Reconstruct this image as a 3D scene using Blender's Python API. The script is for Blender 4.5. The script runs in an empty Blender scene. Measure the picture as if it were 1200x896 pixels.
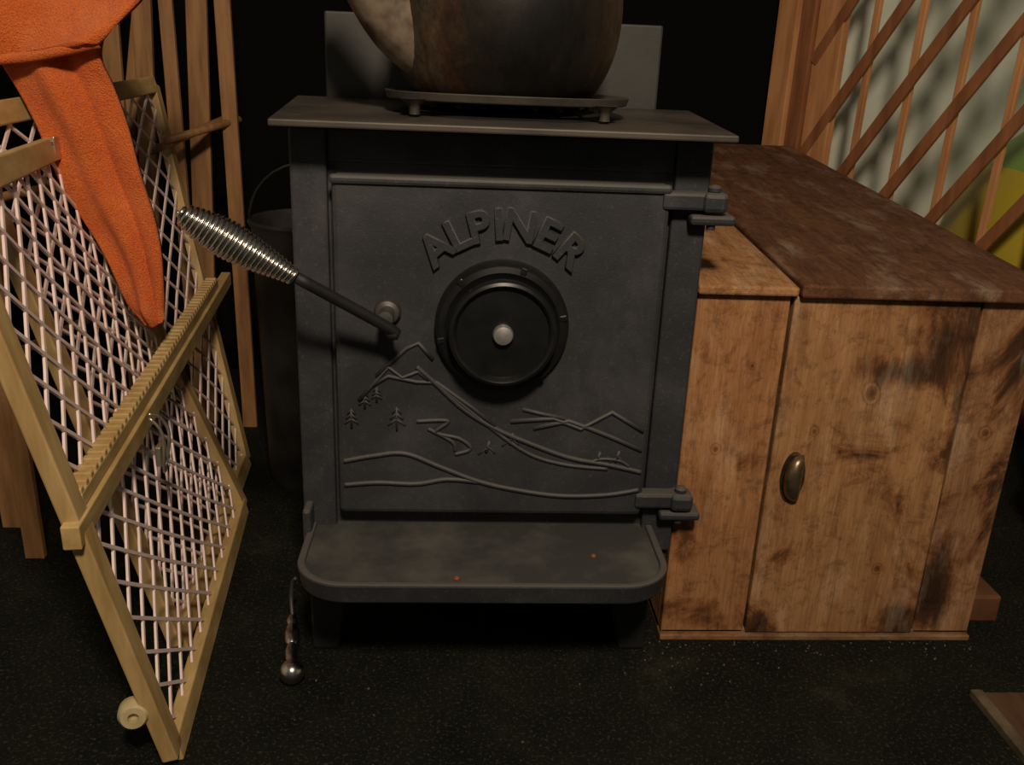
import bpy, bmesh, math, random
from mathutils import Vector, Matrix
random.seed(7)
S=bpy.context.scene
try: S.view_settings.view_transform='Standard'
except Exception: pass

# ---------------------------------------------------------------- materials
def nt(name):
    m=bpy.data.materials.new(name); m.use_nodes=True
    t=m.node_tree; b=t.nodes['Principled BSDF']; return m,t,b
def coords(t,scale=(1,1,1),loc=(0,0,0)):
    c=t.nodes.new('ShaderNodeTexCoord'); mp=t.nodes.new('ShaderNodeMapping')
    mp.inputs['Scale'].default_value=scale; mp.inputs['Location'].default_value=loc
    t.links.new(c.outputs['Object'],mp.inputs['Vector']); return mp.outputs['Vector']
def noise(t,vec,scale,detail=4,rough=.6,dist=0):
    n=t.nodes.new('ShaderNodeTexNoise'); n.inputs['Scale'].default_value=scale
    n.inputs['Detail'].default_value=detail; n.inputs['Roughness'].default_value=rough
    n.inputs['Distortion'].default_value=dist
    t.links.new(vec,n.inputs['Vector']); return n.outputs['Fac']
def ramp(t,fac,stops):
    r=t.nodes.new('ShaderNodeValToRGB'); e=r.color_ramp.elements
    while len(e)<len(stops): e.new(.5)
    for i,(p,c) in enumerate(stops):
        e[i].position=p; e[i].color=(*c,1)
    t.links.new(fac,r.inputs['Fac']); return r.outputs['Color']
def mixc(t,a,b,fac,mode='MIX'):
    m=t.nodes.new('ShaderNodeMix'); m.data_type='RGBA'; m.blend_type=mode
    for s,v in ((m.inputs[0],fac),(m.inputs[6],a),(m.inputs[7],b)):
        if hasattr(v,'links'): t.links.new(v,s)
        else: s.default_value=v if not isinstance(v,tuple) else (*v,1)[:4]
    return m.outputs[2]
def math_(t,op,a,b=None,c=None):
    n=t.nodes.new('ShaderNodeMath'); n.operation=op
    for i,v in enumerate((a,b,c)):
        if v is None: continue
        if hasattr(v,'links'): t.links.new(v,n.inputs[i])
        else: n.inputs[i].default_value=v
    return n.outputs[0]
def bump(t,b,h,st=.3,dist=.002):
    n=t.nodes.new('ShaderNodeBump'); n.inputs['Strength'].default_value=st; n.inputs['Distance'].default_value=dist
    t.links.new(h,n.inputs['Height']); t.links.new(n.outputs['Normal'],b.inputs['Normal'])
def simple(name,c1,c2=None,scale=30,rough=.6,metal=0,bs=.2,bd=.001,stretch=(1,1,1),spread=(.35,.65),bscale=None,spec=.5):
    m,t,b=nt(name); v=coords(t,stretch); c2=c2 or tuple(x*.7 for x in c1)
    f=noise(t,v,scale); col=ramp(t,f,[(spread[0],c2),(spread[1],c1)])
    t.links.new(col,b.inputs['Base Color']); b.inputs['Roughness'].default_value=rough; b.inputs['Metallic'].default_value=metal
    b.inputs['Specular IOR Level'].default_value=spec
    h=f if not bscale else noise(t,v,bscale,3)
    if bs: bump(t,b,h,bs,bd)
    return m
def iron_mat():
    m,t,b=nt('cast_iron_paint'); v=coords(t)
    f=noise(t,v,7,7,.68,.4); g=noise(t,v,420,3)
    c=ramp(t,f,[(.30,(.021,.0235,.029)),(.50,(.034,.037,.044)),(.68,(.058,.060,.065))])
    d=noise(t,v,190,3,.7); dm=ramp(t,d,[(.58,(0,0,0)),(.74,(.034,.033,.032))])
    c=mixc(t,c,dm,1.0,'ADD')
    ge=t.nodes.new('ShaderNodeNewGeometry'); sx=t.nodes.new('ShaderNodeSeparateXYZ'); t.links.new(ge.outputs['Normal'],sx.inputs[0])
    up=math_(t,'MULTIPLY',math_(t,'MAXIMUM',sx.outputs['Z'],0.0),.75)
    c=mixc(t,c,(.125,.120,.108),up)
    t.links.new(c,b.inputs['Base Color']); b.inputs['Roughness'].default_value=.58; b.inputs['Metallic'].default_value=.15
    b.inputs['Specular IOR Level'].default_value=.4
    bump(t,b,g,.4,.0009); return m
iron=iron_mat()
iron_top=simple('dusty_iron_top',(.082,.070,.058),(.034,.031,.028),8,.55,.2,.3,.0006,bscale=300)
iron_dark=simple('black_iron',(.016,.016,.017),(.010,.010,.010),30,.6,.2,.2)
dial_m=simple('enamel_dial',(.017,.018,.020),(.011,.012,.013),30,.30,.3,.1)
shield_m=simple('gray_sheet_steel',(.056,.058,.056),(.038,.040,.038),6,.55,.3,.2,bscale=90)
ash_m=simple('ashy_iron',(.120,.118,.102),(.040,.042,.041),9,.8,.1,.4,.001,spread=(.44,.78),bscale=150)
chrome=simple('chrome_steel',(.75,.72,.68),(.6,.58,.55),40,.22,1,.05)
steel_nut=simple('brushed_nut',(.46,.46,.46),(.34,.34,.34),60,.42,.7,.05)
zinc=simple('galvanized',(.12,.115,.11),(.05,.05,.047),25,.5,.6,.1)
can_m=simple('dark_galvanized',(.045,.044,.043),(.018,.018,.018),14,.5,.5,.1)  # galvanized metal in a darker, mottled tone for the ash can
brass=simple('aged_brass',(.30,.22,.14),(.10,.065,.04),40,.38,.9,.2)
wire=simple('metal_clip',(.7,.66,.55),(.5,.47,.4),40,.35,.9,.05)
mesh_m=simple('plastic_mesh_strand',(.93,.77,.76),(.83,.64,.61),30,.45,0,0)
pine=simple('pale_pine',(.58,.42,.19),(.40,.265,.10),14,.55,0,.25,.0006,stretch=(3,1,3))
pine_v=simple('pale_pine_upright',(.56,.40,.18),(.38,.25,.10),14,.55,0,.25,.0006,stretch=(3,3,.4))
slat_m=simple('aged_rack_wood',(.36,.19,.075),(.20,.095,.036),14,.55,0,.25,.0006,stretch=(4,4,.4))
lat_m=simple('reddish_lattice_wood',(.66,.33,.145),(.44,.20,.08),10,.5,0,.2,.0006,stretch=(4,4,.5))
lat_d=simple('dark_lattice_wood',(.36,.15,.065),(.22,.085,.036),10,.5,0,.2,.0006,stretch=(4,4,.5))
black_w=simple('black_heat_shield',(.003,.003,.0035),(.002,.002,.0025),5,.9,0,.1,spec=.1)
white_w=simple('painted_plaster',(.70,.74,.66),(.62,.66,.57),5,.8,0,.1)
rubber=simple('rubber_bumper',(.6,.50,.28),(.42,.34,.18),40,.7,0,.1)
red_m=simple('red_plastic',(.34,.018,.012),(.22,.012,.01),10,.4,0,.0)
ember=simple('orange_crumb',(.42,.10,.02),(.25,.05,.015),40,.8,0,0)
trim_m=simple('aluminium_edging',(.22,.18,.12),(.11,.09,.065),30,.5,.5)
plank_f=simple('floor_plank_wood',(.11,.055,.028),(.05,.025,.014),9,.5,0,.2,stretch=(4,.6,4))
block_m=simple('scrap_wood',(.20,.085,.035),(.10,.04,.018),10,.6,0,.2)
crumb_m=simple('ash_crumbs',(.15,.135,.11),(.05,.045,.038),90,.9,0,0)

def towel_mat():
    m,t,b=nt('orange_terry_cloth'); v=coords(t)
    f=noise(t,v,25,4); f2=noise(t,v,480,2,.7)
    c=ramp(t,f,[(.3,(.84,.16,.03)),(.7,(.97,.24,.05))])
    c2=ramp(t,f2,[(.35,(.66,.58,.52)),(.6,(1,1,1))])
    c=mixc(t,c,c2,.65,'MULTIPLY')
    t.links.new(c,b.inputs['Base Color']); b.inputs['Roughness'].default_value=.95
    b.inputs['Sheen Weight'].default_value=.15; b.inputs['Specular IOR Level'].default_value=.1
    bump(t,b,f2,1.0,.005); return m
towel_m=towel_mat()

def floor_mat():
    m,t,b=nt('dark_hearth_stone'); v=coords(t)
    f=noise(t,v,210,3,.75); g=noise(t,v,6,7,.72)
    a=ramp(t,g,[(.38,(.0018,.0024,.0015)),(.58,(.006,.0075,.004)),(.75,(.024,.024,.015))])
    s=ramp(t,f,[(.55,(0,0,0)),(.74,(.055,.055,.038))])
    c=mixc(t,a,s,1.0,'ADD')
    t.links.new(c,b.inputs['Base Color']); b.inputs['Roughness'].default_value=.85; b.inputs['Specular IOR Level'].default_value=.2
    bump(t,b,f,.5,.002); return m
floor_m=floor_mat()

def boxwood(name,light,dark,axis,stain=.8,off=0.,thr=.50,knots=(),spots=()):
    m,t,b=nt(name)
    def st(a,c): 
        s=[a,a,a]; s[axis]=c; return tuple(s)
    g=noise(t,coords(t,st(5,.7),(off,off*.7,off*1.3)),7,7,.72,1.0)
    base=ramp(t,g,[(.34,dark),(.50,tuple((x+y)/2 for x,y in zip(light,dark))),(.66,light)])
    s=noise(t,coords(t,(1,1,.9),(off*2,0,off)),5.2,9,.70,1.2)
    def distto(kx,kz,sx=1.,sz=1.):
        co_=t.nodes.new('ShaderNodeTexCoord'); vm=t.nodes.new('ShaderNodeVectorMath'); vm.operation='DISTANCE'
        mp=t.nodes.new('ShaderNodeMapping'); mp.inputs['Scale'].default_value=(sx,0,sz); t.links.new(co_.outputs['Object'],mp.inputs['Vector'])
        t.links.new(mp.outputs['Vector'],vm.inputs[0]); vm.inputs[1].default_value=(kx*sx,0,kz*sz); return vm.outputs['Value']
    for (kx,kz,rx,rz,amt) in spots:
        dd=distto(kx,kz,1/rx,1/rz)
        gb=math_(t,'MULTIPLY',math_(t,'MAXIMUM',math_(t,'SUBTRACT',1.0,dd),0.0),amt)
        s=math_(t,'ADD',s,gb)
    sm=ramp(t,s,[(thr,(1,1,1)),(thr+.06,(.66,.56,.50)),(thr+.12,(.24,.19,.17)),(thr+.22,(.11,.09,.085))])
    c=mixc(t,base,sm,stain,'MULTIPLY')
    s2=noise(t,coords(t,(1,1,1),(off,3,1)),38,6,.78,.4)
    s2m=ramp(t,s2,[(.38,(.42,.36,.33)),(.50,(1,1,1))])
    c=mixc(t,c,s2m,.6,'MULTIPLY')
    s3=noise(t,coords(t,st(2.5,.8),(1,off,2)),8,6,.7)
    s3m=ramp(t,s3,[(.52,(0,0,0)),(.74,(.16,.15,.115))])
    c=mixc(t,c,s3m,.9,'ADD')
    fine=noise(t,coords(t,st(70,4)),5,4,.7)
    fm=ramp(t,fine,[(.32,(.62,.58,.55)),(.56,(1,1,1))])
    c=mixc(t,c,fm,.7,'MULTIPLY')
    for (kx,kz,kr) in knots:
        w=math_(t,'MULTIPLY_ADD',noise(t,coords(t),25,3),kr*1.3,distto(kx,kz,1,.8))
        w=math_(t,'DIVIDE',w,kr*2.6)
        km=ramp(t,w,[(.25,(.22,.13,.09)),(.42,(.55,.42,.34)),(.50,(1,1,1)),(.58,(.62,.5,.42)),(.68,(1,1,1))])
        c=mixc(t,c,km,.85,'MULTIPLY')
    t.links.new(c,b.inputs['Base Color']); b.inputs['Roughness'].default_value=.75; b.inputs['Specular IOR Level'].default_value=.25
    h=math_(t,'ADD',fine,math_(t,'MULTIPLY',s2,.8))
    bump(t,b,h,.6,.0015); return m
bw_door=boxwood('stained_plank_door',(.43,.235,.105),(.27,.130,.053),2,.95,off=1.3,thr=.54,
  knots=((.50,.385,.014),(.43,.33,.007),(.555,.12,.008),(.47,.30,.005)),
  spots=((.585,.455,.07,.10,.28),(.53,.415,.09,.035,.22),(.615,.30,.04,.12,.16),(.39,.02,.08,.06,.2),(.60,.02,.05,.05,.22)))
bw_left=boxwood('stained_plank_side',(.44,.225,.098),(.28,.125,.050),2,.85,off=4.1,thr=.57,knots=((.30,.30,.008),(.335,.42,.005)),
  spots=((.33,.02,.07,.05,.18),(.27,.18,.03,.10,.12)))
bw_right=boxwood('stained_plank_edge',(.38,.205,.10),(.22,.11,.048),2,1.0,off=7.7,thr=.52,knots=((.67,.33,.010),),
  spots=((.69,.45,.05,.09,.2),(.65,.10,.04,.12,.25),(.70,.25,.03,.1,.2)))
bw_lid=boxwood('dark_lid_plank',(.175,.080,.038),(.085,.036,.019),1,.5,off=2.2,thr=.56)
bw_strip=boxwood('lid_light_plank',(.44,.23,.10),(.30,.145,.06),1,.6,off=5.0,thr=.57)
bw_trim=boxwood('lid_edge_wood',(.28,.14,.06),(.15,.07,.03),0,.5,off=3.0)

def pot_mat():
    m,t,b=nt('burnt_enamel_kettle'); v=coords(t)
    f=noise(t,v,8,8,.74,.8)
    sx=t.nodes.new('ShaderNodeSeparateXYZ'); t.links.new(v,sx.inputs[0])
    ab=math_(t,'ABSOLUTE',math_(t,'ADD',sx.outputs['X'],-.025))
    k=math_(t,'MULTIPLY_ADD',ab,3.6,f)
    c=ramp(t,k,[(.54,(.006,.006,.005)),(.74,(.015,.012,.008)),(.86,(.050,.024,.013)),(.95,(.075,.058,.038)),(1.0,(.034,.031,.024))])
    f2=noise(t,coords(t,(1,1,.5)),30,6,.75); fm=ramp(t,f2,[(.35,(.40,.38,.36)),(.62,(1.2,1.15,1.1))])
    c=mixc(t,c,fm,.9,'MULTIPLY')
    t.links.new(c,b.inputs['Base Color']); b.inputs['Roughness'].default_value=.50; b.inputs['Metallic'].default_value=.1
    b.inputs['Specular IOR Level'].default_value=.35
    bump(t,b,f2,.3,.002); return m
pot_m=pot_mat()
spout_m=simple('scorched_spout',(.26,.21,.15),(.050,.032,.022),16,.55,.1,.2,.001,spread=(.38,.62))

# ---------------------------------------------------------------- geometry helpers
def empty(name):
    o=bpy.data.objects.new(name,None); o.empty_display_size=.05; S.collection.objects.link(o); return o
def finish(bm,name,mat,parent=None,smooth=False,bev=0,seg=2):
    bmesh.ops.recalc_face_normals(bm,faces=bm.faces)
    me=bpy.data.meshes.new(name); bm.to_mesh(me); bm.free()
    o=bpy.data.objects.new(name,me); S.collection.objects.link(o)
    for mm in (mat if isinstance(mat,list) else [mat]): me.materials.append(mm)
    if smooth:
        for p in me.polygons: p.use_smooth=True
    if bev:
        b=o.modifiers.new('bev','BEVEL'); b.width=bev; b.segments=seg; b.limit_method='ANGLE'; b.angle_limit=.6
    if parent: o.parent=parent
    return o
def add_box(bm,a,b):
    vs=[bm.verts.new((x,y,z)) for x in (a[0],b[0]) for y in (a[1],b[1]) for z in (a[2],b[2])]
    for f in ((0,1,3,2),(4,6,7,5),(0,4,5,1),(2,3,7,6),(0,2,6,4),(1,5,7,3)): bm.faces.new([vs[i] for i in f])
def box(name,a,b,mat,parent=None,bev=.002):
    bm=bmesh.new(); add_box(bm,a,b); return finish(bm,name,mat,parent,bev=bev)
def add_beam(bm,p,q,w,h,up=(0,0,1)):
    p=Vector(p);q=Vector(q);d=(q-p).normalized();s=d.cross(Vector(up))
    if s.length<1e-4: s=d.cross(Vector((1,0,0)))
    s.normalize();u=s.cross(d).normalized()
    A=[bm.verts.new(c+s*(i*w/2)+u*(j*h/2)) for c in (p,q) for i,j in ((-1,-1),(1,-1),(1,1),(-1,1))]
    for f in ((0,1,2,3),(7,6,5,4),(0,4,5,1),(1,5,6,2),(2,6,7,3),(3,7,4,0)): bm.faces.new([A[i] for i in f])
def beam(name,p,q,w,h,mat,parent=None,up=(0,0,1),bev=.0015):
    bm=bmesh.new(); add_beam(bm,p,q,w,h,up); return finish(bm,name,mat,parent,bev=bev)
def hexa(name,bot,top,mat,parent=None,bev=.002):
    bm=bmesh.new(); B=[bm.verts.new(v) for v in bot]; T=[bm.verts.new(v) for v in top]; n=len(B)
    bm.faces.new(B[::-1]); bm.faces.new(T)
    for i in range(n): bm.faces.new([B[i],B[(i+1)%n],T[(i+1)%n],T[i]])
    return finish(bm,name,mat,parent,bev=bev)
def tube(name,pts,rads,mat,parent=None,n=12,smooth=True,closed=False,cap=True):
    bm=bmesh.new(); pts=[Vector(p) for p in pts]
    if not hasattr(rads,'__len__'): rads=[rads]*len(pts)
    N=len(pts); rings=[]; prev=None
    for i,p in enumerate(pts):
        if closed: d=pts[(i+1)%N]-pts[i-1]
        else: d=pts[min(i+1,N-1)]-pts[max(i-1,0)]
        d.normalize()
        if prev is None:
            a=Vector((0,0,1)) if abs(d.z)<.9 else Vector((1,0,0)); s=d.cross(a).normalized()
        else:
            s=(prev-d*prev.dot(d)).normalized()
        prev=s; u=d.cross(s)
        rings.append([bm.verts.new(p+(s*math.cos(2*math.pi*k/n)+u*math.sin(2*math.pi*k/n))*rads[i]) for k in range(n)])
    for i in range(N if closed else N-1):
        a=rings[i];b=rings[(i+1)%N]
        for k in range(n): bm.faces.new([a[k],a[(k+1)%n],b[(k+1)%n],b[k]])
    if cap and not closed:
        bm.faces.new(rings[0][::-1]); bm.faces.new(rings[-1])
    return finish(bm,name,mat,parent,smooth=smooth)
def lathe(name,prof,center,axis,mat,parent=None,n=48,smooth=True,bev=0):
    bm=bmesh.new(); ax=Vector(axis).normalized(); a=Vector((0,0,1)) if abs(ax.z)<.9 else Vector((1,0,0))
    s=ax.cross(a).normalized();u=ax.cross(s);C=Vector(center);rings=[]
    for r,h in prof:
        if r<1e-6: rings.append([bm.verts.new(C+ax*h)])
        else: rings.append([bm.verts.new(C+ax*h+(s*math.cos(2*math.pi*k/n)+u*math.sin(2*math.pi*k/n))*r) for k in range(n)])
    for A,B in zip(rings,rings[1:]):
        for k in range(n):
            k2=(k+1)%n
            if len(A)==1 and len(B)==1: continue
            if len(A)==1: bm.faces.new([A[0],B[k],B[k2]])
            elif len(B)==1: bm.faces.new([A[k],A[k2],B[0]])
            else: bm.faces.new([A[k],A[k2],B[k2],B[k]])
    o=finish(bm,name,mat,parent,smooth=smooth)
    if smooth:
        o.modifiers.new('es','EDGE_SPLIT').split_angle=.7
    return o
def smoothpts(P,n=8):
    P=[Vector(p) for p in P]; out=[]
    for i in range(len(P)-1):
        p0=P[max(i-1,0)];p1=P[i];p2=P[i+1];p3=P[min(i+2,len(P)-1)]
        for k in range(n):
            t=k/n; out.append(.5*((2*p1)+(p2-p0)*t+(2*p0-5*p1+4*p2-p3)*t*t+(3*p1-p0-3*p2+p3)*t**3))
    out.append(P[-1]); return out

# ---------------------------------------------------------------- camera
cam=bpy.data.cameras.new('camera'); co=bpy.data.objects.new('camera',cam); S.collection.objects.link(co); S.camera=co
R=Vector((.9979,-.0513,.0393)).normalized();F=Vector((.0615,.9403,-.3348)).normalized();F=(F-R*F.dot(R)).normalized();U=R.cross(F)
M=Matrix((R,U,-F)).transposed().to_4x4(); M.translation=Vector((-.0498,-1.0639,.7787)); co.matrix_world=M
cam.sensor_width=36; cam.lens=36*1051/1200; cam.clip_start=.02

# ---------------------------------------------------------------- room
box('floor',(-1.6,-2.2,-.05),(2.2,1.2,0),floor_m,bev=0)
box('wall_back',(-1.6,1.19,0),(.775,1.3,2.5),black_w,bev=0)
box('wall_back_right',(.775,1.2,0),(2.2,1.3,2.5),white_w,bev=0)
box('wall_left',(-1.7,-2.2,0),(-1.6,1.3,2.5),white_w,bev=0)
box('wall_right',(2.2,-2.2,0),(2.3,1.3,2.5),white_w,bev=0)
E=empty('wood_flooring')
for i in range(7):
    box('floorboard_%d'%i,(.665+i*.09,-1.6,0.0),(.752+i*.09,-.10,.006),plank_f,E,bev=.001)
box('trim_1',(.648,-1.6,0),(.664,-.10,.011),trim_m,bev=.001)

# ---------------------------------------------------------------- wood stove
W=empty('wood_stove')
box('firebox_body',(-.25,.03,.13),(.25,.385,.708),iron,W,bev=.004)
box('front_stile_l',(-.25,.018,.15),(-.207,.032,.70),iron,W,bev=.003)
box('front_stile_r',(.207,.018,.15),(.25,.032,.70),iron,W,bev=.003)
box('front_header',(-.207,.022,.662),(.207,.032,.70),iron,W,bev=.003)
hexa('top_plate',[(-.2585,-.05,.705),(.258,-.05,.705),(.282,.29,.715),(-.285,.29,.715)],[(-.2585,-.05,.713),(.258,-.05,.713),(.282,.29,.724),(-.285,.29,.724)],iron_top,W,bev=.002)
lathe('trivet_shadow_disc',[(0,0),(.125,0),(.125,.003),(.118,.004),(0,.004)],(.01,.13,.7175),(0,-.03,1),iron_dark,W)  # dark disc added on the plate to paint the shadow under the trivet
box('rear_shield',(-.245,.30,.715),(.235,.312,.838),shield_m,W,bev=.003)
tube('flue_pipe',[(0,.40,.70),(0,.40,1.3),(0,.40,2.4)],.072,iron_dark,W,n=32)
box('flue_collar_box',(-.12,.312,.60),(.12,.48,.715),iron_dark,W)
box('door_slab',(-.20,.000,.2135),(.20,.03,.65),iron,W,bev=.006)
box('door_top_flange',(-.202,-.005,.640),(.200,.006,.651),iron,W,bev=.004)
dc=(.004,.000,.475)
lathe('dial_collar',[(0,0),(.082,0),(.082,.012),(.077,.020),(.070,.022),(.060,.014),(0,.014)],dc,(0,-1,0),dial_m,W,n=64)
for a in (72,132,12,192,252,312):
    ca,sa=math.cos(math.radians(a)),math.sin(math.radians(a))
    beam('collar_lug_%d'%a,(dc[0]+.0705*ca,-.020,dc[2]+.0705*sa),(dc[0]+.080*ca,-.020,dc[2]+.080*sa),.005,.008,dial_m,W)
lathe('dial_disc',[(0,.020),(.062,.020),(.0655,.030),(.0655,.040),(.0635,.045),(.060,.0465),(.057,.044),(.055,.038),(.03,.039),(0,.040)],dc,(0,-1,0),dial_m,W,n=72)
lathe('dial_nut',[(0,.038),(.012,.038),(.0125,.046),(.011,.049),(.006,.0505),(0,.051)],dc,(0,-1,0),steel_nut,W,n=24)
arc=[('A',-41),('L',-27),('P',-14.5),('I',-3.5),('N',8),('E',24),('R',40)]
for ch,a in arc:
    cu=bpy.data.curves.new('letter_'+ch,'FONT'); cu.body=ch; cu.size=.051; cu.align_x='CENTER'; cu.align_y='CENTER'
    cu.extrude=.0045; cu.offset=.0012; cu.bevel_depth=.0010; cu.bevel_resolution=1
    o=bpy.data.objects.new('letter_'+ch,cu); S.collection.objects.link(o); o.data.materials.append(iron)
    ar=math.radians(a); r=.1225
    o.matrix_world=Matrix.Translation((.004+r*math.sin(ar),-.0015,.475+r*math.cos(ar)))@Matrix.Rotation(ar,4,'Y')@Matrix.Rotation(math.radians(90),4,'X')
    o.parent=W
def em(name,pts,r=.0026,sm=True):
    P=[(x,-.0003,z) for x,z in pts]
    tube(name,smoothpts(P,8) if sm else P,r,iron,W,n=8)
em('ridge_1',[(-.172,.372),(-.150,.398),(-.135,.417),(-.118,.403),(-.098,.412),(-.085,.400)],sm=False)
em('ridge_2',[(-.150,.405),(-.112,.442),(-.098,.449),(-.080,.428)],sm=False)
em('ridge_3',[(-.155,.392),(-.135,.405),(-.100,.398),(-.075,.398),(-.03,.365),(.0,.340)],sm=False)
em('slope_main',[(-.10,.418),(-.075,.395),(-.04,.362),(0,.337),(.05,.315),(.10,.297),(.15,.288),(.195,.278)],.0032)
em('slope_lower',[(-.07,.392),(-.02,.350),(.04,.305),(.09,.288),(.15,.282)])
em('ridge_right_1',[(.02,.347),(.075,.352),(.111,.338),(.150,.362),(.193,.336)],.003,sm=False)
em('ridge_right_2',[(.05,.338),(.095,.349),(.12,.340),(.155,.326),(.193,.309)],.003,sm=False)
em('ridge_right_3',[(.035,.364),(.06,.358),(.09,.352)],sm=False)
em('hill_1',[(-.193,.288),(-.155,.296),(-.115,.300),(-.07,.282),(-.02,.262),(.03,.250),(.09,.242),(.15,.244),(.194,.252)],.0032)
em('hill_2',[(-.193,.254),(-.15,.258),(-.10,.257),(-.06,.264),(-.02,.261)],.0032)
em('path_curl',[(-.10,.345),(-.06,.346),(-.075,.330),(-.045,.322),(-.03,.308),(-.05,.300)])
em('path_curl_2',[(-.085,.335),(-.055,.318),(-.05,.305)])
for i,(x,z,s) in enumerate(((-.165,.37,.7),(-.125,.345,1),(-.182,.345,.8),(-.150,.378,.6))):
    em('fir_trunk_%d'%i,[(x,z-.014*s),(x,z+.018*s)],.0014,False)
    for k in (0,1,2):
        em('fir_bough_%d_%d'%(i,k),[(x-(.011-.0027*k)*s,z+(-.006+.008*k)*s),(x,z+(.002+.008*k)*s),(x+(.011-.0027*k)*s,z+(-.006+.008*k)*s)],.0014,False)
for i,(x,z) in enumerate(((-.01,.303),(.02,.315),(.135,.290),(.160,.292))):
    em('skier_body_%d'%i,[(x,z),(x+.004,z+.016)],.002,False)
    em('skier_pole_%d'%i,[(x-.010,z-.003),(x+.003,z+.008),(x+.012,z-.001)],.0012,False)
em('fence',[(.125,.290),(.14,.296),(.165,.294),(.178,.286)],.0022)
for nm,z in (('top',.632),('bottom',.236)):
    box('hinge_%s_door_arm'%nm,(.190,-.004,z-.010),(.262,.020,z+.011),iron,W,bev=.004)
    box('hinge_%s_knuckle'%nm,(.238,-.010,z-.012),(.268,.022,z+.012),iron,W,bev=.006)
    box('hinge_%s_body_arm'%nm,(.225,-.006,z-.027),(.280,.034,z-.015),iron,W,bev=.004)
    lathe('hinge_%s_pin'%nm,[(0,-.033),(.0055,-.033),(.0055,.013),(.008,.013),(.008,.017),(.005,.020),(0,.021)],(.252,.004,z),(0,0,1),iron,W,n=16)
lathe('latch_boss',[(.016,0),(.0165,.010),(.014,.015),(.009,.017),(.009,.045),(0,.047)],(-.135,.004,.490),(0,-1,0),zinc,W,n=24)
H0=Vector((-.130,-.050,.482));H1=Vector((-.227,-.100,.552));H2=Vector((-.338,-.125,.622))
tube('latch_arm',smoothpts([(-.133,-.020,.474),(-.128,-.046,.474),H0,H1],6),.0068,iron_dark,W,n=12)
ax=(H2-H1);L=ax.length;ax.normalize()
tube('handle_core',[H1,H2-ax*.01],.0065,zinc,W)
s=ax.cross(Vector((0,0,1))).normalized();u=s.cross(ax);pts=[];turns=25
for i in range(turns*14+1):
    t=i/(turns*14); a=2*math.pi*turns*t
    r=.0080+.0105*math.sin(math.pi*t**1.3)
    if t>.93: r*=max(.15,1-((t-.93)/.07)**2)
    pts.append(H1+ax*(L*t)+(s*math.cos(a)+u*math.sin(a))*r)
tube('handle_spring',pts,.0027,chrome,W,n=8)
def lipshape(x0,x1,y0,y1,r,n=10):
    P=[(x0,y1),]
    for k in range(n+1):
        a=math.pi+math.pi/2*k/n; P.append((x0+r+r*math.cos(a),y0+r+r*math.sin(a)))
    for k in range(n+1):
        a=1.5*math.pi+math.pi/2*k/n; P.append((x1-r+r*math.cos(a),y0+r+r*math.sin(a)))
    P.append((x1,y1)); return P
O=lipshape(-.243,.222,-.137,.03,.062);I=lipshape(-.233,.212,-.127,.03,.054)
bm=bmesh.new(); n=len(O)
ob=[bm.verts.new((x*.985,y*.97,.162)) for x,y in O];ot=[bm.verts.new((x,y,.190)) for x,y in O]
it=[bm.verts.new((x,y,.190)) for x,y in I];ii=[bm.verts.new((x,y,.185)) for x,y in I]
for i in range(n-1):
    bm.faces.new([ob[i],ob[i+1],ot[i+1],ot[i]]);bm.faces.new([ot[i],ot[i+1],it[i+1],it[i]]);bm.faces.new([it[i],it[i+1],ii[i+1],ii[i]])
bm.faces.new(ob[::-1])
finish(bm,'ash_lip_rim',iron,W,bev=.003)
bm=bmesh.new(); bm.faces.new([bm.verts.new((x,y,.1855)) for x,y in I]); finish(bm,'ash_lip_tray',ash_m,W)
for i,(x,y) in enumerate(((-.045,-.115),(.130,-.06))):
    lathe('ember_crumb_%d'%i,[(0,0),(.0035,.001),(.0025,.003),(0,.004)],(x,y,.1855),(0,0,1),ember,W,n=7)
box('lip_post',(-.247,-.012,.15),(-.236,.02,.222),iron,W,bev=.004)
for i,(x,y) in enumerate(((-.215,.03),(.195,.03),(-.215,.33),(.195,.33))):
    sx=-1 if x<0 else 1
    hexa('leg_%d'%i,[(x-.018+sx*.01,y-.03,0),(x+.018+sx*.01,y-.03,0),(x+.018+sx*.01,y+.005,0),(x-.018+sx*.01,y+.005,0)],
         [(x-.030,y-.025,.135),(x+.030,y-.025,.135),(x+.030,y+.045,.135),(x-.030,y+.045,.135)],iron_dark,W,bev=.004)

# ---------------------------------------------------------------- trivet
T=empty('cast_iron_trivet')
tc=(.006,.118); A_,B_=.152,.118
def oval(a,b,z,n=64,cx=tc[0],cy=tc[1]): return [(cx+a*math.copysign(abs(math.cos(2*math.pi*k/n))**.8,math.cos(2*math.pi*k/n)),cy+b*math.copysign(abs(math.sin(2*math.pi*k/n))**.8,math.sin(2*math.pi*k/n)),z) for k in range(n)]
bm=bmesh.new(); zz=.740
r1=[bm.verts.new(v) for v in oval(A_,B_,zz+.004)];r2=[bm.verts.new(v) for v in oval(A_-.030,B_-.022,zz)]
r3=[bm.verts.new(v) for v in oval(A_-.030,B_-.022,zz-.007)];r4=[bm.verts.new(v) for v in oval(A_-.003,B_-.003,zz-.006)]
for i in range(64):
    j=(i+1)%64
    for p,q in ((r1,r2),(r2,r3),(r3,r4),(r4,r1)): bm.faces.new([p[i],p[j],q[j],q[i]])
finish(bm,'rim',iron_top,T,bev=.0015)
for k in range(-3,4): beam('grate_bar_%d'%(k+3),(tc[0]+k*.030,tc[1]-.088,zz-.0110),(tc[0]+k*.030,tc[1]+.088,zz-.0110),.007,.003,iron_dark,T)
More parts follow.
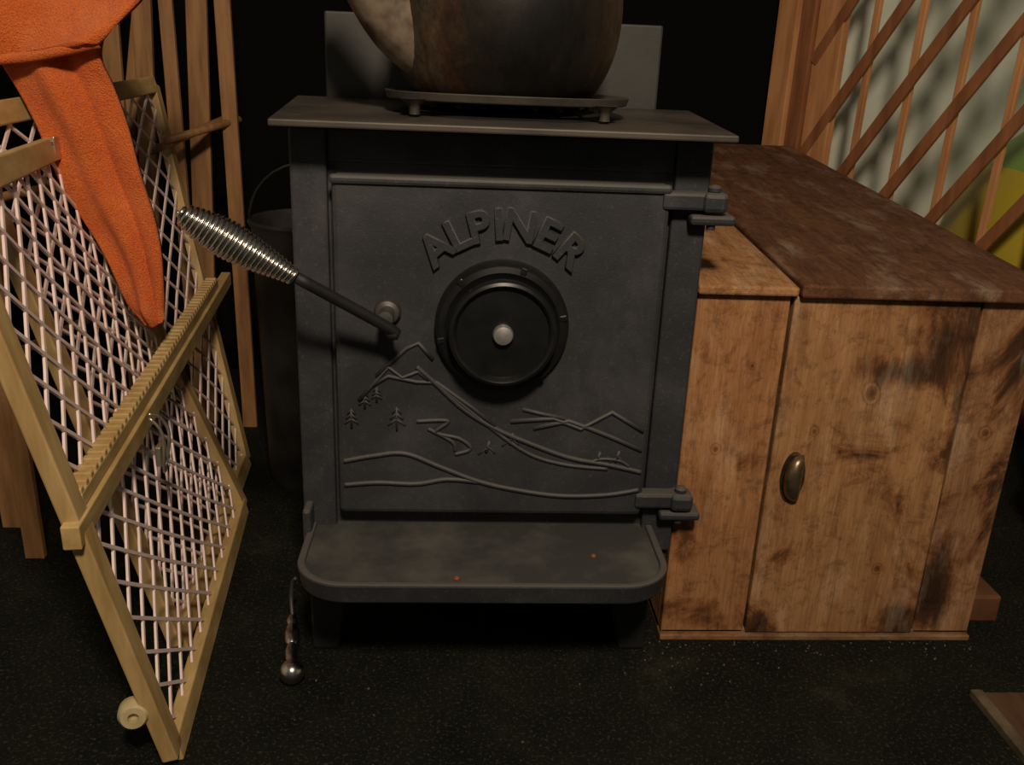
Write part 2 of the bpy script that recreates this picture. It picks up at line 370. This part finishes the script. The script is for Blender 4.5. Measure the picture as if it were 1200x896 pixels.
for i,(x,y) in enumerate(((-.105,.030),(.118,.030),(-.105,.195),(.118,.195))):
    b=.7160+(y+.05)*.031
    lathe('foot_%d'%i,[(0,0),(.0065,0),(.006,.006),(.008,.011),(.017,zz-.004-b),(0,zz-.004-b)],(x,y,b),(0,0,1),iron_top,T,n=12)

# ---------------------------------------------------------------- kettle
K=empty('kettle'); kc=(.0,.12,.7310)
prof=[(0,0),(.084,0),(.098,.004),(.114,.014),(.128,.036),(.138,.064),(.143,.098),(.142,.130),(.134,.165),(.118,.193),(.095,.210),(.075,.217),(.072,.223),(.074,.227),(.05,.239),(.02,.245),(.012,.249),(.014,.263),(.010,.271),(0,.273)]
P2=[Vector((r,0,h)) for r,h in prof]; sp=smoothpts(P2,4)
lathe('body',[(max(p.x,0),p.z) for p in sp],kc,(0,0,1),pot_m,K,n=72)
tube('spout',smoothpts([(-.080,.085,.792),(-.120,.065,.817),(-.150,.05,.852),(-.174,.04,.895),(-.200,.03,.945)],6),[.046-.022*i/24 for i in range(25)],spout_m,K,n=24)
hp=[(.0+.115*math.cos(a),.12,.90+.13*math.sin(a)) for a in [math.pi*k/16 for k in range(17)]]
tube('bail_handle',hp,.004,iron_dark,K)

# ---------------------------------------------------------------- firewood box
X=empty('wooden_firewood_box')
x0,x1,yf,yb=.253,.713,.028,1.05
def ztop(y): return .516+.085*(y-.02)
def carcass(name,xa,xb,ya,yb_,mat,z0=.0,bev=.002,drop=0):
    return hexa(name,[(xa,ya,z0),(xb,ya,z0),(xb,yb_,z0),(xa,yb_,z0)],[(xa,ya,ztop(ya)-drop),(xb,ya,ztop(ya)-drop),(xb,yb_,ztop(yb_)-drop),(xa,yb_,ztop(yb_)-drop)],mat,X,bev=bev)
carcass('side_left',x0,x0+.018,yf+.018,yb,bw_left)
carcass('side_right',x1-.018,x1,yf+.018,yb,bw_right)
carcass('back',x0+.018,x1-.018,yb-.018,yb,bw_left)
box('bottom',(x0,yf,.004),(x1,yb,.016),bw_trim,X)
box('front_plank_left',(x0,yf,.010),(.3735,yf+.018,.5155),bw_left,X,bev=.002)
hexa('front_door',[(.3765,yf-.003,.012),(.6255,yf-.003,.012),(.6255,yf+.018,.012),(.3765,yf+.018,.012)],[(.3780,yf-.003,.5145),(.6240,yf-.003,.5145),(.6240,yf+.018,.5145),(.3780,yf+.018,.5145)],bw_door,X,bev=.002)
box('front_plank_right',(.6285,yf,.010),(x1,yf+.018,.5155),bw_right,X,bev=.002)
box('base_trim',(x0-.002,yf-.006,0),(x1+.002,yf+.02,.009),bw_trim,X,bev=.002)
def lid(name,xa,xb,xa2,xb2,th,mat,ya=.016,yb_=1.07,dz=0):
    return hexa(name,[(xa,ya,ztop(ya)+dz),(xb,ya,ztop(ya)+dz),(xb2,yb_,ztop(yb_)+dz),(xa2,yb_,ztop(yb_)+dz)],
      [(xa,ya,ztop(ya)+th+dz),(xb,ya,ztop(ya)+th+dz),(xb2,yb_,ztop(yb_)+th+dz),(xa2,yb_,ztop(yb_)+th+dz)],mat,X,bev=.003)
lid('top_strip',.250,.379,.250,.379,.012,bw_strip)
lid('lid_planks',.381,.722,.381,.722,.017,bw_lid,ya=.012)
bm=bmesh.new(); cx,cz=.412,.262; nu,nv=16,10; rows=[]
for i in range(nu+1):
    a=-math.pi/2+math.pi*i/nu; row=[]
    for j in range(nv+1):
        b=math.pi*j/nv*.86
        zz_=cz+.034*math.sin(a); rr=math.cos(a)**.6 if abs(math.cos(a))>1e-5 else 0
        row.append(bm.verts.new((cx+.014-.028*rr*(1-math.cos(b))/2*1.0-.004, yf-.003-.019*rr*math.sin(b), zz_)))
    rows.append(row)
for i in range(nu):
    for j in range(nv): 
        try: bm.faces.new([rows[i][j],rows[i+1][j],rows[i+1][j+1],rows[i][j+1]])
        except Exception: pass
o=finish(bm,'cup_pull',brass,X,smooth=True); sd=o.modifiers.new('s','SOLIDIFY'); sd.thickness=.0015
bm=bmesh.new()
ring=[(cx-.002+.017*math.cos(a)*1.0,cz+.038*math.sin(a)) for a in [2*math.pi*k/28 for k in range(28)]]
b1=[bm.verts.new((x,yf-.0045,z)) for x,z in ring];b2=[bm.verts.new((x,yf-.0028,z)) for x,z in ring]
bm.faces.new(b1);bm.faces.new(b2[::-1])
for i in range(28): bm.faces.new([b1[i],b1[(i+1)%28],b2[(i+1)%28],b2[i]])
finish(bm,'pull_backplate',brass,X)

# ---------------------------------------------------------------- baby gates
G=empty('baby_gate')
def bil(c,u,v):
    n0,f0,tn,tf=[Vector(k) for k in c]; return (n0*(1-u)+f0*u)*(1-v)+(tn*(1-u)+tf*u)*v
def panel(tag,c,du,dv,fw=.030,ft=.018,r=.0020,ph=0):
    n0,f0,tn,tf=[Vector(k) for k in c]
    nrm=(f0-n0).cross(tn-n0).normalized()
    def fr(nm,p,q,mat,w=fw): beam('%s_%s'%(tag,nm),p,q,w,ft,mat,G,up=nrm,bev=.002)
    fr('stile_near',n0,tn,pine_v);fr('stile_far',f0,tf,pine_v);fr('rail_bottom',n0,f0,pine);fr('rail_top',tn,tf,pine)
    Lu=(f0-n0).length;Hv=(tn-n0).length; k=dv/du
    bm=bmesh.new()
    for sgn in (1,-1):
        cmin=-k*Lu if sgn>0 else 0; cmax=Hv if sgn>0 else Hv+k*Lu
        cc=math.floor(cmin/dv)*dv+ph
        while cc<cmax:
            us=[0,Lu,(0-cc)/(sgn*k),(Hv-cc)/(sgn*k)]
            ok=[]
            for uu in us:
                vv=cc+sgn*k*uu
                if -1e-6<=uu<=Lu+1e-6 and -1e-6<=vv<=Hv+1e-6: ok.append(uu)
            if len(ok)>=2 and max(ok)-min(ok)>.01:
                a,b=min(ok),max(ok); m=4
                for i in range(m):
                    ua=a+(b-a)*i/m;ub=a+(b-a)*(i+1)/m
                    add_beam(bm,bil(c,ua/Lu,(cc+sgn*k*ua)/Hv),bil(c,ub/Lu,(cc+sgn*k*ub)/Hv),r*2.2,r*1.4,nrm)
            cc+=dv
    finish(bm,'%s_mesh'%tag,mesh_m,G)
P1=[(-.37,-.21,.012),(-.43,.40,.012),(-.49,-.27,.655),(-.62,.30,.645)]
P2_=[(-.425,.0,.012),(-.470,.60,.012),(-.635,.05,.69),(-.640,.77,.713)]
panel('front_panel',P1,.066,.050); panel('rear_panel',P2_,.066,.050,ph=.02)
b0=Vector((-.425,-.265,.322));b1=Vector((-.521,.75,.345))
beam('plain_bar',b0,b1,.018,.026,pine,G)
d=(b1-b0).normalized()
n0=b0+d*.035+Vector((-.006,0,.022));n1=b0+d*.90+Vector((-.006,0,.022))
beam('notched_bar',n0,n1,.020,.017,pine,G)
bm=bmesh.new(); L=(n1-n0).length; q=0
while q<L-.02:
    p=n0+d*q+Vector((0,0,.010)); add_beam(bm,p,p+d*.010,.019,.009); q+=.0175
finish(bm,'notched_bar_teeth',pine,G,bev=.0015)
lathe('rubber_foot',[(0,0),(.014,0),(.017,.004),(.017,.016),(.013,.022),(.006,.022),(.005,.014),(0,.014)],(-.403,-.218,.082),(.25,-1,.1),rubber,G,n=24)
tube('wire_latch',smoothpts([(-.430,-.01,.352),(-.420,.0,.345),(-.412,.005,.32),(-.418,.0,.280),(-.414,-.02,.282),(-.412,-.02,.33),(-.425,-.022,.352)],4),.0022,wire,G,n=8)
box('latch_plate',(-.424,-.02,.285),(-.416,.004,.312),wire,G,bev=.002)
pr=Vector((-.62,.30,.645)).lerp(Vector((-.49,-.27,.655)),.20)
box('top_clip_plate',(pr.x-.008,pr.y-.03,pr.z+.008),(pr.x+.012,pr.y+.03,pr.z+.013),wire,G,bev=.001)
box('top_clip_hook',(pr.x+.009,pr.y-.012,pr.z-.012),(pr.x+.0135,pr.y+.012,pr.z+.018),wire,G,bev=.001)

# ---------------------------------------------------------------- drying rack
D_=empty('clothes_drying_rack')
def slat(nm,p,q,w=.030,h=.012,m=slat_m,up=(0,1,0)): beam(nm,p,q,w,h,m,D_,up=up)
slat('slat_1',(-.503,.80,0),(-.507,.80,1.15),.030)
slat('slat_2',(-.60,.83,0),(-.550,.83,1.15),.040)
slat('slat_3',(-.61,.80,0),(-.612,.80,1.15),.026)
slat('slat_4',(-.70,.80,0),(-.640,.80,1.15),.034)
slat('slat_5',(-.74,.80,0),(-.71,.80,1.15),.034)
slat('slat_6',(-.80,.34,0),(-.80,.34,1.05),.034)
slat('slat_7',(-.72,.24,0),(-.72,.24,1.0),.030)
slat('slat_8',(-.90,.50,0),(-.78,.50,1.1),.034)
slat('cross_1',(-.78,.82,.25),(-.62,.82,1.1),.026,.010)
for i,(p,q) in enumerate((((-.60,.68,.618),(-.492,.82,.652)),((-.62,.66,.60),(-.505,.83,.66)),((-.90,.22,.905),(-.47,.22,.905)),((-.80,.20,.55),(-.70,.80,.55)),((-.80,.20,.30),(-.70,.80,.30)),((-.72,.20,.905),(-.62,.80,.93)))):
    tube('dowel_%d'%i,[p,q],.0075,slat_m,D_,n=12)

# ---------------------------------------------------------------- towel
def sheet(rows,yfun,nu=36,sub=8,xfun=None):
    bm=bmesh.new(); ctrl=[(Vector((a,y,zl)),Vector((b,y,zr))) for a,b,zl,zr,y in rows]
    Lp=smoothpts([c[0] for c in ctrl],sub);Rp=smoothpts([c[1] for c in ctrl],sub); G_=[]
    for i,(l,r) in enumerate(zip(Lp,Rp)):
        v=i/(len(Lp)-1); row=[]
        for k in range(nu+1):
            t=k/nu; p=l.lerp(r,t); p.y+=yfun(t,v)
            if xfun: p.x+=xfun(t,v)
            row.append(bm.verts.new(p))
        G_.append(row)
    for i in range(len(G_)-1):
        for k in range(nu): bm.faces.new([G_[i][k],G_[i][k+1],G_[i+1][k+1],G_[i+1][k]])
    return bm
TW=empty('orange_towel')
main=[(-.67,-.49,.912,.912,.215),(-.66,-.498,.83,.83,.205),(-.650,-.508,.768,.770,.20),(-.632,-.500,.727,.731,.20),(-.606,-.488,.668,.672,.20),(-.584,-.479,.612,.616,.20),(-.564,-.471,.555,.560,.20),(-.542,-.465,.498,.503,.20),(-.520,-.462,.442,.448,.20),(-.510,-.463,.422,.426,.20),(-.497,-.467,.406,.412,.20)]
def fold(t,v):
    # one soft crease down the cloth plus a lifted right edge
    e=-.014*math.exp(-((t-.42-.10*v)/.13)**2)+.009*math.exp(-((t-.66-.05*v)/.10)**2)
    return e*(1.0-.3*v)-.012*t+.004*math.sin(v*11+t*3)+.002*math.sin(v*23-t*6)
bm=sheet(main,fold,xfun=lambda t,v:.004*math.sin(v*9+t*2)+.002*math.sin(v*21))
o=finish(bm,'hanging_end',towel_m,TW,smooth=True); sd=o.modifiers.new('s','SOLIDIFY'); sd.thickness=.009; sd.offset=0
up_=[(-.80,-.42,.915,.92,.222),(-.79,-.42,.925,.93,.205),(-.78,-.425,.90,.89,.185),(-.76,-.445,.85,.845,.175),(-.72,-.478,.79,.808,.168),(-.70,-.505,.748,.783,.165)]
bm=sheet(up_,lambda t,v:.010*math.sin(t*9+v*3)+.009*math.sin(t*4-v*4)+.003*math.sin(t*19+v*6)*v,nu=48)
o=finish(bm,'folded_top',towel_m,TW,smooth=True); sd=o.modifiers.new('s','SOLIDIFY'); sd.thickness=.009; sd.offset=0
tube('hem',smoothpts([(-.70,.163,.748),(-.65,.160,.756),(-.60,.164,.762),(-.55,.160,.772),(-.505,.162,.783)],5),.0070,towel_m,TW,n=10)

# ---------------------------------------------------------------- accordion lattice gate (right)
LG=empty('accordion_lattice_gate')
Ap=Vector((.70,1.13,0));Bp=Vector((1.04,.42,0)); dl=(Bp-Ap).normalized(); nr=Vector((-dl.y,dl.x,0))
def lp(s,z,off=0): return Ap+dl*s+Vector((0,0,z))+nr*off
Lt=(Bp-Ap).length
for i,(s_,w,m) in enumerate(((.0,.060,lat_m),(.055,.04,lat_d),(.115,.075,lat_m))):
    beam('post_%d'%i,lp(s_,0,.01*i),lp(s_,1.5,.01*i),w,.02,m,LG,up=tuple(nr))
s_=.21;i=0
while s_<Lt+.05:
    beam('picket_%d'%i,lp(s_+.0,0,.03),lp(s_+.02,1.5,.03),.015,.010,lat_m,LG,up=tuple(nr)); s_+=.115;i+=1
for i in range(-8,7):
    s0=.02+i*.145; z0=.30; sl=1.45; s1=s0+1.0
    a=max(s0,.08); b=min(s1,Lt+.02)
    if b-a<.05: continue
    beam('diagonal_%d'%(i+8),lp(a,z0+(a-s0)*sl,.012),lp(b,z0+(b-s0)*sl,.012),.024,.010,lat_d,LG,up=tuple(nr))
beam('rail_bottom',lp(0,.28,0),lp(Lt,.28,0),.03,.02,lat_m,LG,up=tuple(nr))

# ---------------------------------------------------------------- beach ball
def ball_mat():
    m,t,b=nt('beach_ball_vinyl'); c=t.nodes.new('ShaderNodeTexCoord'); sx=t.nodes.new('ShaderNodeSeparateXYZ'); t.links.new(c.outputs['Object'],sx.inputs[0])
    at=t.nodes.new('ShaderNodeMath'); at.operation='ARCTAN2'; t.links.new(sx.outputs['Z'],at.inputs[0]); t.links.new(sx.outputs['X'],at.inputs[1])
    mr=t.nodes.new('ShaderNodeMapRange'); mr.inputs[1].default_value=-math.pi; mr.inputs[2].default_value=math.pi; t.links.new(at.outputs[0],mr.inputs[0])
    r=t.nodes.new('ShaderNodeValToRGB'); r.color_ramp.interpolation='CONSTANT'; e=r.color_ramp.elements
    cols=[(0,(.8,.3,.02)),(.17,(.1,.3,.05)),(.34,(.7,.1,.02)),(.5,(.12,.34,.05)),(.68,(.20,.38,.07)),(.895,(.50,.40,.04))]
    while len(e)<len(cols): e.new(.5)
    for k,(p,cc) in enumerate(cols): e[k].position=p; e[k].color=(*cc,1)
    t.links.new(mr.outputs[0],r.inputs[0]); t.links.new(r.outputs[0],b.inputs['Base Color']); b.inputs['Roughness'].default_value=.35; return m
bm=bmesh.new(); bmesh.ops.create_uvsphere(bm,u_segments=48,v_segments=32,radius=.385)
o=finish(bm,'beach_ball',ball_mat(),smooth=True); o.location=(1.400,.80,.385)

# ---------------------------------------------------------------- small things
ac=empty('metal_ash_can')
lathe('can_body',[(0,0),(.095,0),(.10,.02),(.11,.49),(.116,.50),(.112,.505),(.106,.495),(.09,.04),(0,.04)],(-.31,.56,0),(0,0,1),can_m,ac,n=40)
tube('wire_bail',[(-.31+.114*math.cos(a),.56-.03*math.sin(a),.49+.115*math.sin(a)) for a in [math.pi*k/16 for k in range(17)]],.0022,can_m,ac,n=8)
dh=empty('damper_handle')
lathe('knob',[(0,0)]+[(.0165*math.sin(math.pi*k/12),.0165-.0165*math.cos(math.pi*k/12)) for k in range(1,12)]+[(.004,.033)],(-.256,-.088,.0170),(-.1,1,.04),chrome,dh,n=24)
lathe('stem',[(.006,.028),(.008,.036),(.0095,.05),(.008,.062),(.006,.066),(.009,.070),(.0105,.085),(.009,.10),(.006,.106),(.0085,.112),(.006,.125),(0,.130)],(-.256,-.088,.0170),(-.16,1,.10),chrome,dh,n=20)
tube('hook',smoothpts([(-.274,.030,.028),(-.278,.045,.05),(-.276,.05,.075),(-.270,.046,.085)],5),.003,zinc,dh,n=8)
box('wood_kindling_block',(.730,.07,0),(.785,.17,.045),block_m,bev=.004)
rb=empty('red_plastic_tub')
lathe('tub_shell',[(0,0),(.105,0),(.125,.16),(.132,.165),(.125,.168),(.118,.16),(.10,.01),(0,.01)],(1.078,.24,0),(0,0,1),red_m,rb,n=36)
bm=bmesh.new()
for i in range(120):
    if i<80: x=random.uniform(.18,.72); y=.018-abs(random.gauss(0,.022)); 
    elif i<100: x=random.uniform(.22,.36); y=-.02-abs(random.gauss(0,.04))
    else: x=random.uniform(-.30,.70); y=random.uniform(-.35,-.05)
    r=random.uniform(.0005,.0017)
    bmesh.ops.create_icosphere(bm,subdivisions=1,radius=r,matrix=Matrix.Translation((x,y,r*.7)))
finish(bm,'ash_debris',crumb_m)

# ---------------------------------------------------------------- lights
def area(name,loc,tgt,size,power,col):
    l=bpy.data.lights.new(name,'AREA'); l.size=size; l.energy=power; l.color=col; l.shape='DISK'
    o=bpy.data.objects.new(name,l); S.collection.objects.link(o); o.location=loc
    o.rotation_euler=(Vector(tgt)-Vector(loc)).to_track_quat('-Z','Y').to_euler(); return o
area('ceiling_lamp',(.06,-1.48,1.80),(0.0,.1,.45),.24,32,(1,.80,.59))
w=bpy.data.worlds.new('world'); S.world=w; w.use_nodes=True
w.node_tree.nodes['Background'].inputs[0].default_value=(.8,.77,.74,1); w.node_tree.nodes['Background'].inputs[1].default_value=.05
